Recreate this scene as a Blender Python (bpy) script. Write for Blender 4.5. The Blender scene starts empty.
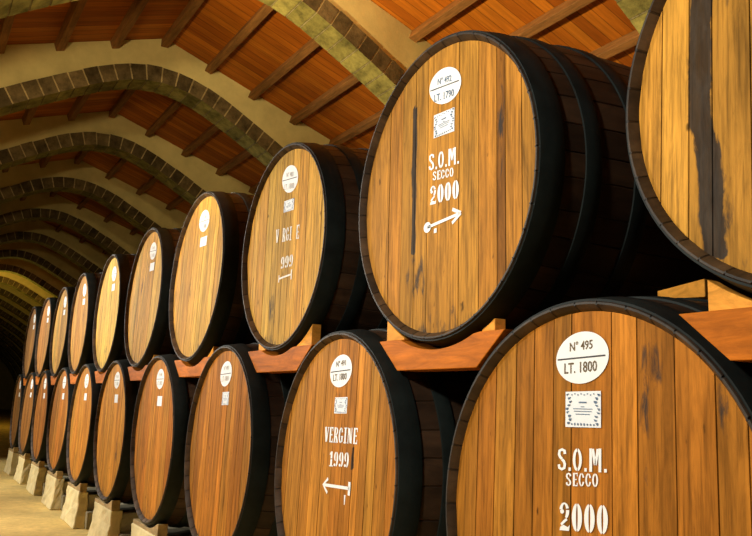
import bpy, bmesh, math, random
from mathutils import Vector, Matrix, noise as mnoise

S = 0.6            # metres per survey unit (the radius of a cask head)
FZ = -1.68         # survey height of the floor
L_B = 2.7          # cask length
BUL = 0.105         # belly bulge
REC = 0.045        # recess of the head behind the chime
PI = math.pi
scene = bpy.context.scene
COL = scene.collection


def W(x, y, z):    # survey units -> metres, floor at 0
    return Vector((x * S, y * S, (z - FZ) * S))


# ------------------------------------------------------------------ materials
def new_mat(name):
    m = bpy.data.materials.new(name)
    m.use_nodes = True
    nt = m.node_tree
    return m, nt, nt.nodes['Principled BSDF']


def lk(nt, a, b):
    nt.links.new(a, b)


def ramp(nt, src, stops):
    r = nt.nodes.new('ShaderNodeValToRGB')
    els = r.color_ramp.elements
    while len(els) < len(stops):
        els.new(0.5)
    for e, (p, c) in zip(els, stops):
        e.position = p
        e.color = (c, c, c, 1) if isinstance(c, (int, float)) else (*c, 1)
    lk(nt, src, r.inputs[0])
    return r.outputs[0]


def mix(nt, mode, fac, a, b):
    n = nt.nodes.new('ShaderNodeMix')
    n.data_type = 'RGBA'
    n.blend_type = mode
    for sock, v in ((n.inputs[0], fac), (n.inputs[6], a), (n.inputs[7], b)):
        if isinstance(v, (int, float)):
            sock.default_value = v
        elif isinstance(v, tuple):
            sock.default_value = (*v, 1)
        else:
            lk(nt, v, sock)
    return n.outputs[2]


def coords(nt, scale, rnd=True):
    tc = nt.nodes.new('ShaderNodeTexCoord')
    mp = nt.nodes.new('ShaderNodeMapping')
    mp.inputs['Scale'].default_value = scale
    lk(nt, tc.outputs['Object'], mp.inputs[0])
    if rnd:
        oi = nt.nodes.new('ShaderNodeObjectInfo')
        mu = nt.nodes.new('ShaderNodeMath')
        mu.operation = 'MULTIPLY'
        mu.inputs[1].default_value = 37.0
        lk(nt, oi.outputs['Random'], mu.inputs[0])
        lk(nt, mu.outputs[0], mp.inputs['Location'])
    return mp.outputs[0]


def noise_tex(nt, vec, scale=1.0, detail=4.0, rough=0.55, dist=0.0):
    n = nt.nodes.new('ShaderNodeTexNoise')
    n.inputs['Scale'].default_value = scale
    n.inputs['Detail'].default_value = detail
    n.inputs['Roughness'].default_value = rough
    n.inputs['Distortion'].default_value = dist
    lk(nt, vec, n.inputs['Vector'])
    return n.outputs['Fac']


def attr(nt, name):
    a = nt.nodes.new('ShaderNodeAttribute')
    a.attribute_name = name
    return a


def bump(nt, bsdf, h, strength, dist=0.01):
    b = nt.nodes.new('ShaderNodeBump')
    b.inputs['Strength'].default_value = strength
    b.inputs['Distance'].default_value = dist
    lk(nt, h, b.inputs['Height'])
    lk(nt, b.outputs[0], bsdf.inputs['Normal'])


def grain_mat(name, scale_fine, scale_big, rough=0.5, stain=False, spec=0.3, lo=0.62, hi=1.2, flat=None):
    m, nt, b = new_mat(name)
    if flat is None:
        col = attr(nt, 'bcol').outputs['Color']
    else:
        rg = nt.nodes.new('ShaderNodeRGB')
        rg.outputs[0].default_value = (*flat, 1)
        col = rg.outputs[0]
    g1 = noise_tex(nt, coords(nt, scale_fine), 1.0, 5, 0.6, 0.3)
    g2 = noise_tex(nt, coords(nt, scale_big), 1.0, 4, 0.6, 0.6)
    c = mix(nt, 'MULTIPLY', 1.0, col, ramp(nt, g1, [(0.28, lo), (0.72, hi)]))
    c = mix(nt, 'MULTIPLY', 1.0, c, ramp(nt, g2, [(0.3, 0.78), (0.68, 1.10)]))
    g3 = noise_tex(nt, coords(nt, tuple(v * 2.6 for v in scale_big)), 1.0, 6, 0.7, 1.2)
    c = mix(nt, 'MULTIPLY', 1.0, c, ramp(nt, g3, [(0.32, 0.70), (0.55, 1.04)]))
    if stain:
        g4 = noise_tex(nt, coords(nt, (95, 20, 4.0)), 1.0, 3, 0.6, 0.2)
        c = mix(nt, 'MULTIPLY', 1.0, c, ramp(nt, g4, [(0.34, 0.62), (0.52, 1.03)]))
        g5 = noise_tex(nt, coords(nt, (30, 20, 12)), 1.0, 2, 0.5, 0.0)
        c = mix(nt, 'MULTIPLY', 1.0, c, ramp(nt, g5, [(0.22, 0.25), (0.29, 1.0)]))
        at = attr(nt, 'stain').outputs['Fac']
        ns = noise_tex(nt, coords(nt, (34, 20, 9)), 1.0, 6, 0.65, 0.5)
        ad = nt.nodes.new('ShaderNodeMath')
        ad.operation = 'MULTIPLY_ADD'
        ad.inputs[1].default_value = 1.1
        lk(nt, ns, ad.inputs[0])
        lk(nt, at, ad.inputs[2])
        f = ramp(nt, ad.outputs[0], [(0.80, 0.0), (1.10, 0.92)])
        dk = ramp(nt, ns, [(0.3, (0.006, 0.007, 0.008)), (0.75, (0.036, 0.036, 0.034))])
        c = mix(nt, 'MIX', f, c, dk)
    lk(nt, c, b.inputs['Base Color'])
    b.inputs['Roughness'].default_value = rough
    b.inputs['Specular IOR Level'].default_value = spec
    bump(nt, b, g1, 0.25, 0.004)
    return m


def plain_mat(name, col, rough=0.6, metal=0.0, var=0.0, scale=6.0, spec=0.4, bmp=0.0):
    m, nt, b = new_mat(name)
    if var:
        n = noise_tex(nt, coords(nt, (scale,) * 3), 1.0, 6, 0.65)
        c = mix(nt, 'MULTIPLY', 1.0, col, ramp(nt, n, [(0.28, 1 - var), (0.72, 1 + var)]))
        lk(nt, c, b.inputs['Base Color'])
        if bmp:
            bump(nt, b, n, bmp, 0.02)
    else:
        b.inputs['Base Color'].default_value = (*col, 1)
    b.inputs['Roughness'].default_value = rough
    b.inputs['Metallic'].default_value = metal
    b.inputs['Specular IOR Level'].default_value = spec
    return m


M_HEAD = grain_mat('oak_head', (34, 10, 2.2), (9, 5, 1.3), 0.6, stain=True, spec=0.06, lo=0.60, hi=1.16)
M_STAVE = grain_mat('oak_staves', (14, 3, 14), (6, 2, 6), 0.55, lo=0.5, hi=1.35, spec=0.25)
M_BEAM = grain_mat('sawn_beam', (3, 24, 30), (1.5, 6, 8), 0.5, flat=(0.58, 0.165, 0.014), spec=0.06)
M_BLOCK = grain_mat('sawn_block', (5, 12, 16), (3, 5, 6), 0.55, flat=(0.88, 0.38, 0.055), lo=0.75, spec=0.06)
M_SADDLE = grain_mat('pale_block', (5, 12, 16), (3, 5, 6), 0.7, flat=(0.50, 0.34, 0.14), lo=0.6)
M_PURLIN = grain_mat('old_beam', (2, 30, 30), (1.5, 8, 8), 0.7, flat=(0.30, 0.135, 0.036))
M_STONE = None
M_HOOP = plain_mat('black_iron', (0.010, 0.014, 0.013), 0.6, 0.0, 0.45, 9.0, 0.15)
M_BRASS = plain_mat('brass', (0.80, 0.56, 0.16), 0.35, 0.3)
M_WHITE = plain_mat('white_paint', (0.86, 0.88, 0.86), 0.55, 0, 0.06, 30, 0.3)
M_FADED = plain_mat('faded_white_paint', (0.80, 0.76, 0.66), 0.65, 0, 0.25, 40, 0.2)
M_PAPER = plain_mat('paper', (0.80, 0.84, 0.86), 0.6, 0, 0.05, 30, 0.2)
M_INK = plain_mat('ink', (0.14, 0.10, 0.055), 0.7, 0, 0.3, 60, 0.2)
M_INKFAINT = plain_mat('faint_ink', (0.50, 0.47, 0.42), 0.7, 0, 0.2, 60, 0.2)
M_INKBLUE = plain_mat('blue_ink', (0.13, 0.19, 0.28), 0.7, 0, 0.3, 60, 0.2)
M_LINE = plain_mat('line_ink', (0.05, 0.05, 0.055), 0.7)
M_PLASTER = plain_mat('cream_plaster', (0.62, 0.52, 0.23), 0.9, 0, 0.16, 2.2, 0.1, 0.5)
M_PIER = plain_mat('limewashed_stone', (0.72, 0.61, 0.33), 0.9, 0, 0.2, 5.0, 0.1, 0.5)
M_PIER_SHADE = plain_mat('pier_stone_in_shade', (0.36, 0.32, 0.21), 0.95, 0, 0.3, 7.0, 0.1, 0.6)  # greyer copy of the pier stone, with flank shade put into its colour
M_WALL = plain_mat('wall_plaster', (0.42, 0.33, 0.16), 0.9, 0, 0.18, 1.5, 0.1)
M_ENDWOOD = grain_mat('end_wood', (14, 6, 2), (4, 4, 1), 0.7, flat=(0.05, 0.028, 0.015))


def stone_mat():
    m, nt, b = new_mat('arch_stone')
    col = attr(nt, 'bcol').outputs['Color']
    n1 = noise_tex(nt, coords(nt, (5, 5, 5)), 1.0, 7, 0.7)
    n2 = noise_tex(nt, coords(nt, (1.1, 1.1, 1.1)), 1.0, 3, 0.5)
    c = mix(nt, 'MULTIPLY', 1.0, col, ramp(nt, n1, [(0.3, 0.35), (0.7, 1.6)]))
    c = mix(nt, 'MULTIPLY', 1.0, c, ramp(nt, n2, [(0.3, 0.8), (0.7, 1.15)]))
    lk(nt, c, b.inputs['Base Color'])
    b.inputs['Roughness'].default_value = 0.9
    b.inputs['Specular IOR Level'].default_value = 0.1
    bump(nt, b, n1, 0.6, 0.03)
    return m


M_STONE = stone_mat()


def roof_mat():
    m, nt, b = new_mat('roof_boards')
    tc = nt.nodes.new('ShaderNodeTexCoord')
    sp = nt.nodes.new('ShaderNodeSeparateXYZ')
    lk(nt, tc.outputs['Object'], sp.inputs[0])

    def math_(op, a, v=None):
        n = nt.nodes.new('ShaderNodeMath')
        n.operation = op
        lk(nt, a, n.inputs[0])
        if v is not None:
            n.inputs[1].default_value = v
        return n.outputs[0]
    q = math_('DIVIDE', sp.outputs[0], 0.155)
    idx = math_('FLOOR', q)
    fr = math_('FRACT', q)
    wn = nt.nodes.new('ShaderNodeTexWhiteNoise')
    wn.noise_dimensions = '1D'
    lk(nt, idx, wn.inputs['W'])
    tone = ramp(nt, wn.outputs['Value'], [(0.0, (0.36, 0.092, 0.006)), (0.5, (0.48, 0.138, 0.009)), (1.0, (0.62, 0.205, 0.016))])
    g = noise_tex(nt, coords(nt, (26, 2.0, 2.0)), 1.0, 5, 0.6, 0.4)
    big = noise_tex(nt, coords(nt, (0.9, 0.5, 0.5)), 1.0, 3, 0.5)
    c = mix(nt, 'MULTIPLY', 1.0, tone, ramp(nt, g, [(0.28, 0.7), (0.72, 1.2)]))
    c = mix(nt, 'MULTIPLY', 1.0, c, ramp(nt, big, [(0.3, 0.75), (0.7, 1.1)]))
    gap = ramp(nt, fr, [(0.0, 0.25), (0.05, 1.0), (0.95, 1.0), (1.0, 0.25)])
    c = mix(nt, 'MULTIPLY', 1.0, c, gap)
    lk(nt, c, b.inputs['Base Color'])
    b.inputs['Roughness'].default_value = 0.6
    b.inputs['Specular IOR Level'].default_value = 0.2
    return m


M_ROOF = roof_mat()


def floor_mat():
    m, nt, b = new_mat('dusty_floor')
    n1 = noise_tex(nt, coords(nt, (1.2, 1.2, 1.2)), 1.0, 6, 0.6)
    n2 = noise_tex(nt, coords(nt, (14, 14, 14)), 1.0, 5, 0.7)
    c = mix(nt, 'MULTIPLY', 1.0, (0.76, 0.55, 0.19), ramp(nt, n1, [(0.3, 0.72), (0.7, 1.1)]))
    c = mix(nt, 'MULTIPLY', 1.0, c, ramp(nt, n2, [(0.3, 0.8), (0.7, 1.12)]))
    lk(nt, c, b.inputs['Base Color'])
    b.inputs['Roughness'].default_value = 0.95
    b.inputs['Specular IOR Level'].default_value = 0.1
    return m


M_FLOOR = floor_mat()


# ------------------------------------------------------------------ mesh tools
class MB:
    """collects polygons with per-face colours and per-vertex stains"""

    def __init__(self):
        self.v, self.f, self.c, self.s = [], [], [], []

    def vert(self, p, stain=0.0):
        self.v.append(tuple(p))
        self.s.append(stain)
        return len(self.v) - 1

    def face(self, idx, col=(0.5, 0.5, 0.5)):
        self.f.append(tuple(idx))
        self.c.append(col)

    def quad(self, pts, col=(0.5, 0.5, 0.5)):
        self.face([self.vert(p) for p in pts], col)

    def box(self, lo, hi, col=(0.5, 0.5, 0.5)):
        (x0, y0, z0), (x1, y1, z1) = lo, hi
        k = [self.vert(p) for p in ((x0, y0, z0), (x1, y0, z0), (x1, y1, z0), (x0, y1, z0),
                                    (x0, y0, z1), (x1, y0, z1), (x1, y1, z1), (x0, y1, z1))]
        for q in ((0, 3, 2, 1), (4, 5, 6, 7), (0, 1, 5, 4), (1, 2, 6, 5), (2, 3, 7, 6), (3, 0, 4, 7)):
            self.face([k[i] for i in q], col)

    def mesh(self, name, mat, smooth=False, stain=False):
        me = bpy.data.meshes.new(name)
        me.from_pydata(self.v, [], self.f)
        a = me.attributes.new('bcol', 'FLOAT_COLOR', 'FACE')
        for i, c in enumerate(self.c):
            a.data[i].color = (*c, 1)
        if stain:
            st = me.attributes.new('stain', 'FLOAT', 'POINT')
            for i, s in enumerate(self.s):
                st.data[i].value = s
        me.materials.append(mat)
        if smooth:
            for p in me.polygons:
                p.use_smooth = True
        me.update()
        return me


def link(name, me, parent=None, bevel=0.0):
    o = bpy.data.objects.new(name, me)
    COL.objects.link(o)
    if parent is not None:
        o.parent = parent
    if bevel:
        md = o.modifiers.new('bevel', 'BEVEL')
        md.width = bevel
        md.segments = 2
        md.limit_method = 'ANGLE'
        md.angle_limit = math.radians(40)
    return o


def empty(name, loc, rot=(0, 0, 0)):
    o = bpy.data.objects.new(name, None)
    o.empty_display_size = 0.1
    COL.objects.link(o)
    o.location = loc
    o.rotation_euler = rot
    return o


def tag(o, label, cat, group=None, kind=None):
    o['label'] = label
    o['category'] = cat
    if group:
        o['group'] = group
    if kind:
        o['kind'] = kind
    return o


def recenter(me, c):
    me.transform(Matrix.Translation(-Vector(c)))
    return me


def jit(rng, c, a):
    k = 1 + rng.uniform(-a, a)
    return tuple(max(0.0, x * k * (1 + rng.uniform(-a, a) * 0.25)) for x in c)


# ------------------------------------------------------------------ cask pieces (local units of the head radius)
# local frame: x across the head, y into the cask, z up; origin at the lowest point of the belly
OY, OZ = L_B / 2, 1 + BUL


def loc(x, y, z):
    return ((x) * S, (y - OY) * S, (z + OZ) * S)


def R(y):
    return 1 + BUL * (1 - abs((y - L_B / 2) / (L_B / 2)) ** 2.4)


def body_mesh(seed):
    rng = random.Random(seed)
    mb = MB()
    n = 38
    prof = [(REC + 0.02, 0.953), (REC + 0.002, 0.956), (0.020, 0.971), (0.0, 0.986), (0.0, 0.996), (0.006, 1.0)]
    ys = [0.08, 0.2, 0.35, 0.55, 0.8, 1.1, 1.35, 1.6, 1.9, 2.15, 2.35, 2.5, 2.62]
    prof += [(y, R(y)) for y in ys]
    prof += [(L_B - 0.007, 1.0), (L_B, 0.993), (L_B, 0.955), (L_B - REC, 0.935), (L_B - REC, 0.55), (L_B - REC, 0.0)]
    angs = []
    w = 2 * PI / n
    widths = [w * rng.uniform(0.8, 1.2) for _ in range(n)]
    k = 2 * PI / sum(widths)
    a = 0
    for i in range(n):
        ww = widths[i] * k
        angs += [(a, True, i), (a + ww * 0.04, False, i), (a + ww * 0.5, False, i), (a + ww * 0.96, False, i)]
        a += ww
    tones = [rng.uniform(0.6, 1.45) for _ in range(n)]
    rows = []
    for (y, r) in prof:
        row = []
        for (t, joint, i) in angs:
            rr = r
            if joint:
                rr = r - 0.007 if r > 0.98 else r + 0.004
                if r < 0.6:
                    rr = r
            row.append(mb.vert(loc(rr * math.cos(t), y, rr * math.sin(t))))
        rows.append(row)
    na = len(angs)
    for i in range(len(prof) - 1):
        y0, r0 = prof[i]
        end = i <= 4
        for j in range(na):
            j2 = (j + 1) % na
            t = tones[angs[j][2]]
            if i in (1, 2):
                c = (0.075 * t, 0.043 * t, 0.019 * t)
            elif i < 1:
                c = (0.035 * t, 0.023 * t, 0.014 * t)
            elif i in (3, 4):
                c = (0.045 * t, 0.034 * t, 0.024 * t)
            else:
                c = (0.046 * t, 0.024 * t, 0.012 * t)
            if end and (angs[j][1] or angs[j2][1]):
                c = tuple(x * 0.45 for x in c)
            mb.face((rows[i][j], rows[i + 1][j], rows[i + 1][j2], rows[i][j2]), c)
    me = mb.mesh('staves', M_STAVE)
    for p in me.polygons:
        p.use_smooth = True
    try:
        me.set_sharp_from_angle(angle=math.radians(28))
    except Exception:
        pass
    return me


def hoop_mesh(y0, y1):
    mb = MB()
    n = 96
    th = 0.012
    prof = [(y0, R(y0) - 0.004), (y0, R(y0) + th * 0.8), (y0 + 0.006, R(y0) + th), ((y0 + y1) / 2, R((y0 + y1) / 2) + th),
            (y1 - 0.006, R(y1) + th), (y1, R(y1) + th * 0.8), (y1, R(y1) - 0.004)]
    rows = [[mb.vert(loc(r * math.cos(2 * PI * k / n), y, r * math.sin(2 * PI * k / n))) for k in range(n)] for y, r in prof]
    for i in range(len(prof)):
        i2 = (i + 1) % len(prof)
        for k in range(n):
            mb.face((rows[i][k], rows[i2][k], rows[i2][(k + 1) % n], rows[i][(k + 1) % n]))
    me = mb.mesh('hoop', M_HOOP, smooth=True)
    try:
        me.set_sharp_from_angle(angle=math.radians(35))
    except Exception:
        pass
    return me


RH = 0.957


def head_mesh(seed, base, edges=None, tones=None, stains=(), fine=0.04, rows=36):
    """vertical boards inside the chime; seams are real grooves"""
    rng = random.Random(seed)
    if edges is None:
        edges, x = [], -RH
        while x < RH - 0.12:
            x += rng.uniform(0.13, 0.27)
            if x < RH - 0.08:
                edges.append(x)
    xs, owner = [], []
    bounds = [-RH + 0.0005] + list(edges) + [RH - 0.0005]
    for b in range(len(bounds) - 1):
        x0, x1 = bounds[b], bounds[b + 1]
        g = 0.0035
        a0 = x0 + (g if b else 0)
        a1 = x1 - (g if b < len(bounds) - 2 else 0)
        n = max(2, int((a1 - a0) / fine))
        if b:
            xs.append((x0, True))
            owner.append(b)
        for k in range(n + 1):
            xs.append((a0 + (a1 - a0) * k / n, False))
            owner.append(b)
    nb = len(bounds) - 1
    cols = []
    for b in range(nb):
        t = tones[b] if tones and b < len(tones) else (rng.uniform(0.72, 1.2), rng.uniform(-0.08, 0.08))
        k, hue = t
        hue += rng.uniform(-0.10, 0.12)
        cols.append((base[0] * k, base[1] * k * 0.96 * (1 + hue * 0.7), base[2] * k * 0.62 * (1 + hue)))
    mb = MB()
    grid = []
    tilt = [rng.uniform(-0.004, 0.004) for _ in range(nb)]
    for (x, gr), b in zip(xs, owner):
        h = math.sqrt(max(RH * RH - x * x, 1e-6))
        col = []
        for j in range(rows + 1):
            z = h * (-1 + 2 * j / rows)
            st = 0.0
            for fn in stains:
                st = max(st, fn(x, z))
            # dirt gathered along the foot of the head
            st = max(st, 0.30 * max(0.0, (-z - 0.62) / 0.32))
            y = REC + (0.007 if gr else 0.0) + (0 if gr else tilt[b] * 0.3)
            col.append(mb.vert(loc(x, y, z), st))
        grid.append(col)
    for i in range(len(xs) - 1):
        g = xs[i][1] or xs[i + 1][1]
        c = cols[owner[i]] if not xs[i + 1][1] else cols[owner[i]]
        if g:
            c = tuple(v * 0.45 for v in c)
        for j in range(rows):
            mb.face((grid[i][j], grid[i + 1][j], grid[i + 1][j + 1], grid[i][j + 1]), c)
    # rim lip that closes the gap to the chime
    return mb.mesh('head', M_HEAD, stain=True)


# ------------------------------------------------------------------ lettering
def ribbon(pts, tx, ty=None, closed=False):
    """a pen stroke along pts: horizontal pen width tx, vertical ty"""
    ty = tx if ty is None else ty
    out = []
    n = len(pts)
    offs = []
    for i, p in enumerate(pts):
        a = pts[i - 1] if i else p
        b = pts[i + 1] if i < n - 1 else p
        d = Vector((b[0] - a[0], b[1] - a[1]))
        d.normalize()
        offs.append((-d.y * tx / 2, d.x * ty / 2))
    for i in range(n - 1):
        p, q, o1, o2 = pts[i], pts[i + 1], offs[i], offs[i + 1]
        out.append([(p[0] + o1[0], p[1] + o1[1]), (p[0] - o1[0], p[1] - o1[1]), (q[0] - o2[0], q[1] - o2[1]), (q[0] + o2[0], q[1] + o2[1])])
    return out


def crescent(cx, cy, ro, ri, a0, a1, n=10):
    """between an outer and an inner ellipse, angles in degrees"""
    out = []
    for k in range(n):
        t0, t1 = (math.radians(a0 + (a1 - a0) * (k + d) / n) for d in (0, 1))
        out.append([(cx + r[0] * math.cos(t), cy + r[1] * math.sin(t)) for r, t in ((ro, t0), (ro, t1), (ri, t1), (ri, t0))])
    return out


def rect(x0, y0, x1, y1):
    return [[(x0, y0), (x1, y0), (x1, y1), (x0, y1)]]


def disc(cx, cy, rx, ry, n=10):
    return [[(cx + rx * math.cos(2 * PI * k / n), cy + ry * math.sin(2 * PI * k / n)) for k in range(n)]]


def glyph(ch):
    """stencil capitals and figures, unit height; returns polygons and advance width"""
    f = []
    if ch == '0':
        f += crescent(0.27, 0.5, (0.25, 0.5), (0.045, 0.44), 99, 261)
        f += crescent(0.27, 0.5, (0.25, 0.5), (0.045, 0.44), -81, 81)
        return f, 0.60
    if ch == '2':
        f += disc(0.15, 0.68, 0.10, 0.085)
        f += crescent(0.26, 0.70, (0.25, 0.30), (0.09, 0.24), 20, 170)
        f += crescent(0.26, 0.70, (0.25, 0.30), (0.09, 0.24), -62, 8)
        f += ribbon([(0.40, 0.42), (0.25, 0.32), (0.10, 0.20)], 0.10, 0.10)
        f += [[(0.03, 0.0), (0.50, 0.0), (0.54, 0.22), (0.44, 0.13), (0.22, 0.20), (0.06, 0.12)]]
        return f, 0.62
    if ch == '1':
        f += rect(0.16, 0.0, 0.36, 0.48) + rect(0.16, 0.53, 0.36, 1.0)
        f += [[(0.02, 0.78), (0.14, 0.78), (0.14, 1.0), (0.09, 0.90)]]
        f += rect(0.04, 0.0, 0.14, 0.08) + rect(0.38, 0.0, 0.48, 0.08)
        return f, 0.54
    if ch == '9':
        f += crescent(0.27, 0.5, (0.25, 0.5), (0.06, 0.45), -75, 78)
        f += crescent(0.26, 0.68, (0.24, 0.32), (0.07, 0.26), 105, 255)
        f += disc(0.13, 0.13, 0.11, 0.10)
        return f, 0.60
    if ch == 'S':
        f += ribbon([(0.40, 0.74), (0.38, 0.88), (0.24, 0.94), (0.10, 0.88), (0.08, 0.72), (0.14, 0.60), (0.24, 0.52)], 0.15, 0.12)
        f += ribbon([(0.24, 0.50), (0.34, 0.42), (0.40, 0.28), (0.37, 0.12), (0.24, 0.06), (0.10, 0.12), (0.07, 0.27)], 0.15, 0.12)
        return f, 0.56
    if ch == 'O':
        f += crescent(0.25, 0.5, (0.24, 0.5), (0.10, 0.37), 97, 263)
        f += crescent(0.25, 0.5, (0.24, 0.5), (0.10, 0.37), -83, 83)
        return f, 0.58
    if ch == 'C':
        f += crescent(0.25, 0.5, (0.24, 0.5), (0.10, 0.38), 95, 265)
        f += crescent(0.25, 0.5, (0.24, 0.5), (0.10, 0.38), 20, 84) + crescent(0.25, 0.5, (0.24, 0.5), (0.10, 0.38), -84, -20)
        return f, 0.56
    if ch == 'G':
        f += crescent(0.25, 0.5, (0.24, 0.5), (0.09, 0.40), 95, 265)
        f += crescent(0.25, 0.5, (0.24, 0.5), (0.10, 0.40), 25, 84) + crescent(0.25, 0.5, (0.24, 0.5), (0.10, 0.40), -84, -40)
        f += rect(0.33, 0.08, 0.47, 0.44) + rect(0.26, 0.38, 0.52, 0.46)
        return f, 0.60
    if ch == 'E':
        f += rect(0.06, 0.0, 0.22, 1.0) + rect(0.25, 0.0, 0.46, 0.10) + rect(0.25, 0.90, 0.46, 1.0) + rect(0.25, 0.45, 0.38, 0.55)
        f += rect(0.40, 0.10, 0.46, 0.26) + rect(0.40, 0.74, 0.46, 0.90)
        return f, 0.54
    if ch == 'V':
        f += ribbon([(0.10, 1.0), (0.25, 0.02)], 0.19) + ribbon([(0.43, 1.0), (0.31, 0.12)], 0.09)
        f += rect(0.0, 0.93, 0.22, 1.0) + rect(0.34, 0.93, 0.52, 1.0)
        return f, 0.56
    if ch == 'R':
        f += rect(0.06, 0.0, 0.22, 1.0) + rect(0.0, 0.0, 0.28, 0.07)
        f += crescent(0.25, 0.74, (0.24, 0.26), (0.09, 0.18), -85, 85) + ribbon([(0.28, 0.46), (0.40, 0.22), (0.46, 0.0)], 0.16)
        return f, 0.58
    if ch == 'I':
        f += rect(0.08, 0.0, 0.24, 1.0) + rect(0.0, 0.0, 0.06, 0.08) + rect(0.26, 0.0, 0.32, 0.08) + rect(0.0, 0.92, 0.06, 1.0) + rect(0.26, 0.92, 0.32, 1.0)
        return f, 0.40
    if ch == 'N':
        f += rect(0.05, 0.0, 0.13, 1.0) + rect(0.42, 0.0, 0.50, 1.0) + ribbon([(0.17, 0.96), (0.38, 0.04)], 0.18) + rect(0.0, 0.93, 0.13, 1.0)
        return f, 0.62
    if ch == 'M':
        f += rect(0.04, 0.0, 0.18, 1.0) + rect(0.50, 0.0, 0.64, 1.0)
        f += ribbon([(0.21, 0.98), (0.33, 0.30)], 0.13) + ribbon([(0.47, 0.98), (0.35, 0.30)], 0.13)
        return f, 0.74
    if ch == '.':
        f += rect(0.04, 0.0, 0.17, 0.15)
        return f, 0.26
    return f, 0.30


def text_polys(s, x0, x1, z0, z1, skip=(), slope=0.0):
    """lay a stencil word out between x0..x1 and z0..z1 of the head"""
    out, x = [], 0.0
    for k, ch in enumerate(s):
        f, w = glyph(ch)
        if k not in skip:
            out += [[(px + x, py) for px, py in poly] for poly in f]
        x += w
    x -= 0.08
    return [[(x0 + (x1 - x0) * px / x, z0 + (z1 - z0) * py + slope * px / x) for px, py in poly] for poly in out]


def flat_mesh(name, polys, y, mat):
    mb = MB()
    for poly in polys:
        a = sum(poly[i][0] * poly[(i + 1) % len(poly)][1] - poly[(i + 1) % len(poly)][0] * poly[i][1] for i in range(len(poly)))
        if a < 0:
            poly = poly[::-1]
        mb.quad([loc(px, y, pz) for px, pz in poly])
    return mb.mesh(name, mat)


_font_cache = {}


def font_polys(s):
    """small printed text from the built-in typeface, unit height polygons"""
    if s not in _font_cache:
        cu = bpy.data.curves.new('txt', 'FONT')
        cu.body = s
        cu.size = 1.0
        cu.resolution_u = 2
        cu.offset = 0.012
        ob = bpy.data.objects.new('txt', cu)
        COL.objects.link(ob)
        dg = bpy.context.evaluated_depsgraph_get()
        dg.update()
        me = bpy.data.meshes.new_from_object(ob.evaluated_get(dg))
        ps = [[(me.vertices[i].co.x, me.vertices[i].co.y) for i in p.vertices] for p in me.polygons]
        bpy.data.objects.remove(ob)
        bpy.data.curves.remove(cu)
        bpy.data.meshes.remove(me)
        xs = [p[0] for q in ps for p in q]
        ys = [p[1] for q in ps for p in q]
        x0, x1, y0, y1 = min(xs), max(xs), min(ys), max(ys)
        _font_cache[s] = [[((px - x0) / (x1 - x0), (py - y0) / (y1 - y0)) for px, py in q] for q in ps]
    return _font_cache[s]


def fit_text(s, x0, x1, z0, z1, slope=0.0):
    return [[(x0 + (x1 - x0) * px, z0 + (z1 - z0) * py + slope * px) for px, py in q] for q in font_polys(s)]


def clean(o):
    return o


# ------------------------------------------------------------------ the casks
POSE = {   # x, y, z of the head centre, radius, turn, lean
    'U1': (-1.376, 0.039, 1.851, 0.944, -0.0169, 0.0559),
    'U2': (-3.827, 0.008, 1.833, 0.954, 0.0001, -0.0162),
    'U3': (-6.246, 0.016, 1.840, 0.912, -0.0046, -0.0077),
    'U4': (-8.621, -0.004, 1.867, 0.963, -0.0061, 0.0173),
    'U5': (-11.002, 0.009, 1.867, 0.964, -0.0063, 0.0170),
    'U6': (-13.391, 0.013, 1.847, 0.961, -0.0062, -0.0002),
    'U7': (-15.785, -0.005, 1.840, 0.951, -0.0070, -0.0120),
    'U8': (-18.176, 0.018, 1.839, 0.957, 0.0066, 0.0035),
    'U9': (-20.569, 0.020, 1.854, 0.949, 0.0128, 0.0051),
    'U10': (-22.964, 0.013, 1.847, 0.953, 0.0091, 0.0062),
    'L0': (-0.15, 0.0, -0.02, 1.000, 0.0, 0.035),
    'L1': (-2.625, 0.020, -0.005, 0.996, 0.0147, 0.0180),
    'L2': (-5.046, -0.015, 0.003, 0.988, -0.0332, 0.0220),
    'L3': (-7.438, -0.018, 0.007, 0.996, -0.0230, 0.0116),
    'L4': (-9.816, -0.015, -0.007, 0.994, -0.0123, -0.0076),
    'L5': (-12.197, -0.010, -0.004, 1.005, -0.0029, -0.0062),
    'L6': (-14.588, -0.010, 0.006, 1.008, -0.0002, 0.0046),
    'L7': (-16.979, 0.002, -0.000, 1.008, 0.0145, 0.0092),
    'L8': (-19.374, -0.013, -0.002, 1.000, 0.0039, -0.0017),
    'L9': (-21.767, -0.001, 0.003, 1.000, 0.0112, 0.0094),
    'L10': (-24.159, 0.012, -0.000, 1.000, -0.0081, -0.0082),
}

GOLD = (0.60, 0.285, 0.062)
RUST = (0.46, 0.18, 0.032)
PALE = (0.66, 0.375, 0.092)


def streak(pts, w):
    """dark streak down a board: pts = [(z, x)], half width w"""
    def fn(x, z):
        pz = sorted(pts)
        if z < pz[0][0] - 0.05 or z > pz[-1][0] + 0.05:
            return 0.0
        xc = pz[0][1] if z <= pz[0][0] else pz[-1][1]
        for (z0, x0), (z1, x1) in zip(pz, pz[1:]):
            if z0 <= z <= z1:
                xc = x0 + (x1 - x0) * (z - z0) / (z1 - z0)
        d = abs(x - xc) / w
        return max(0.0, min(0.75, 1.45 - d * 1.0)) if d < 1.45 else 0.0
    return fn


def spot(cx, cz, rx, rz, s=0.45):
    def fn(x, z):
        d = ((x - cx) / rx) ** 2 + ((z - cz) / rz) ** 2
        return s * max(0.0, 1 - d)
    return fn


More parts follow.
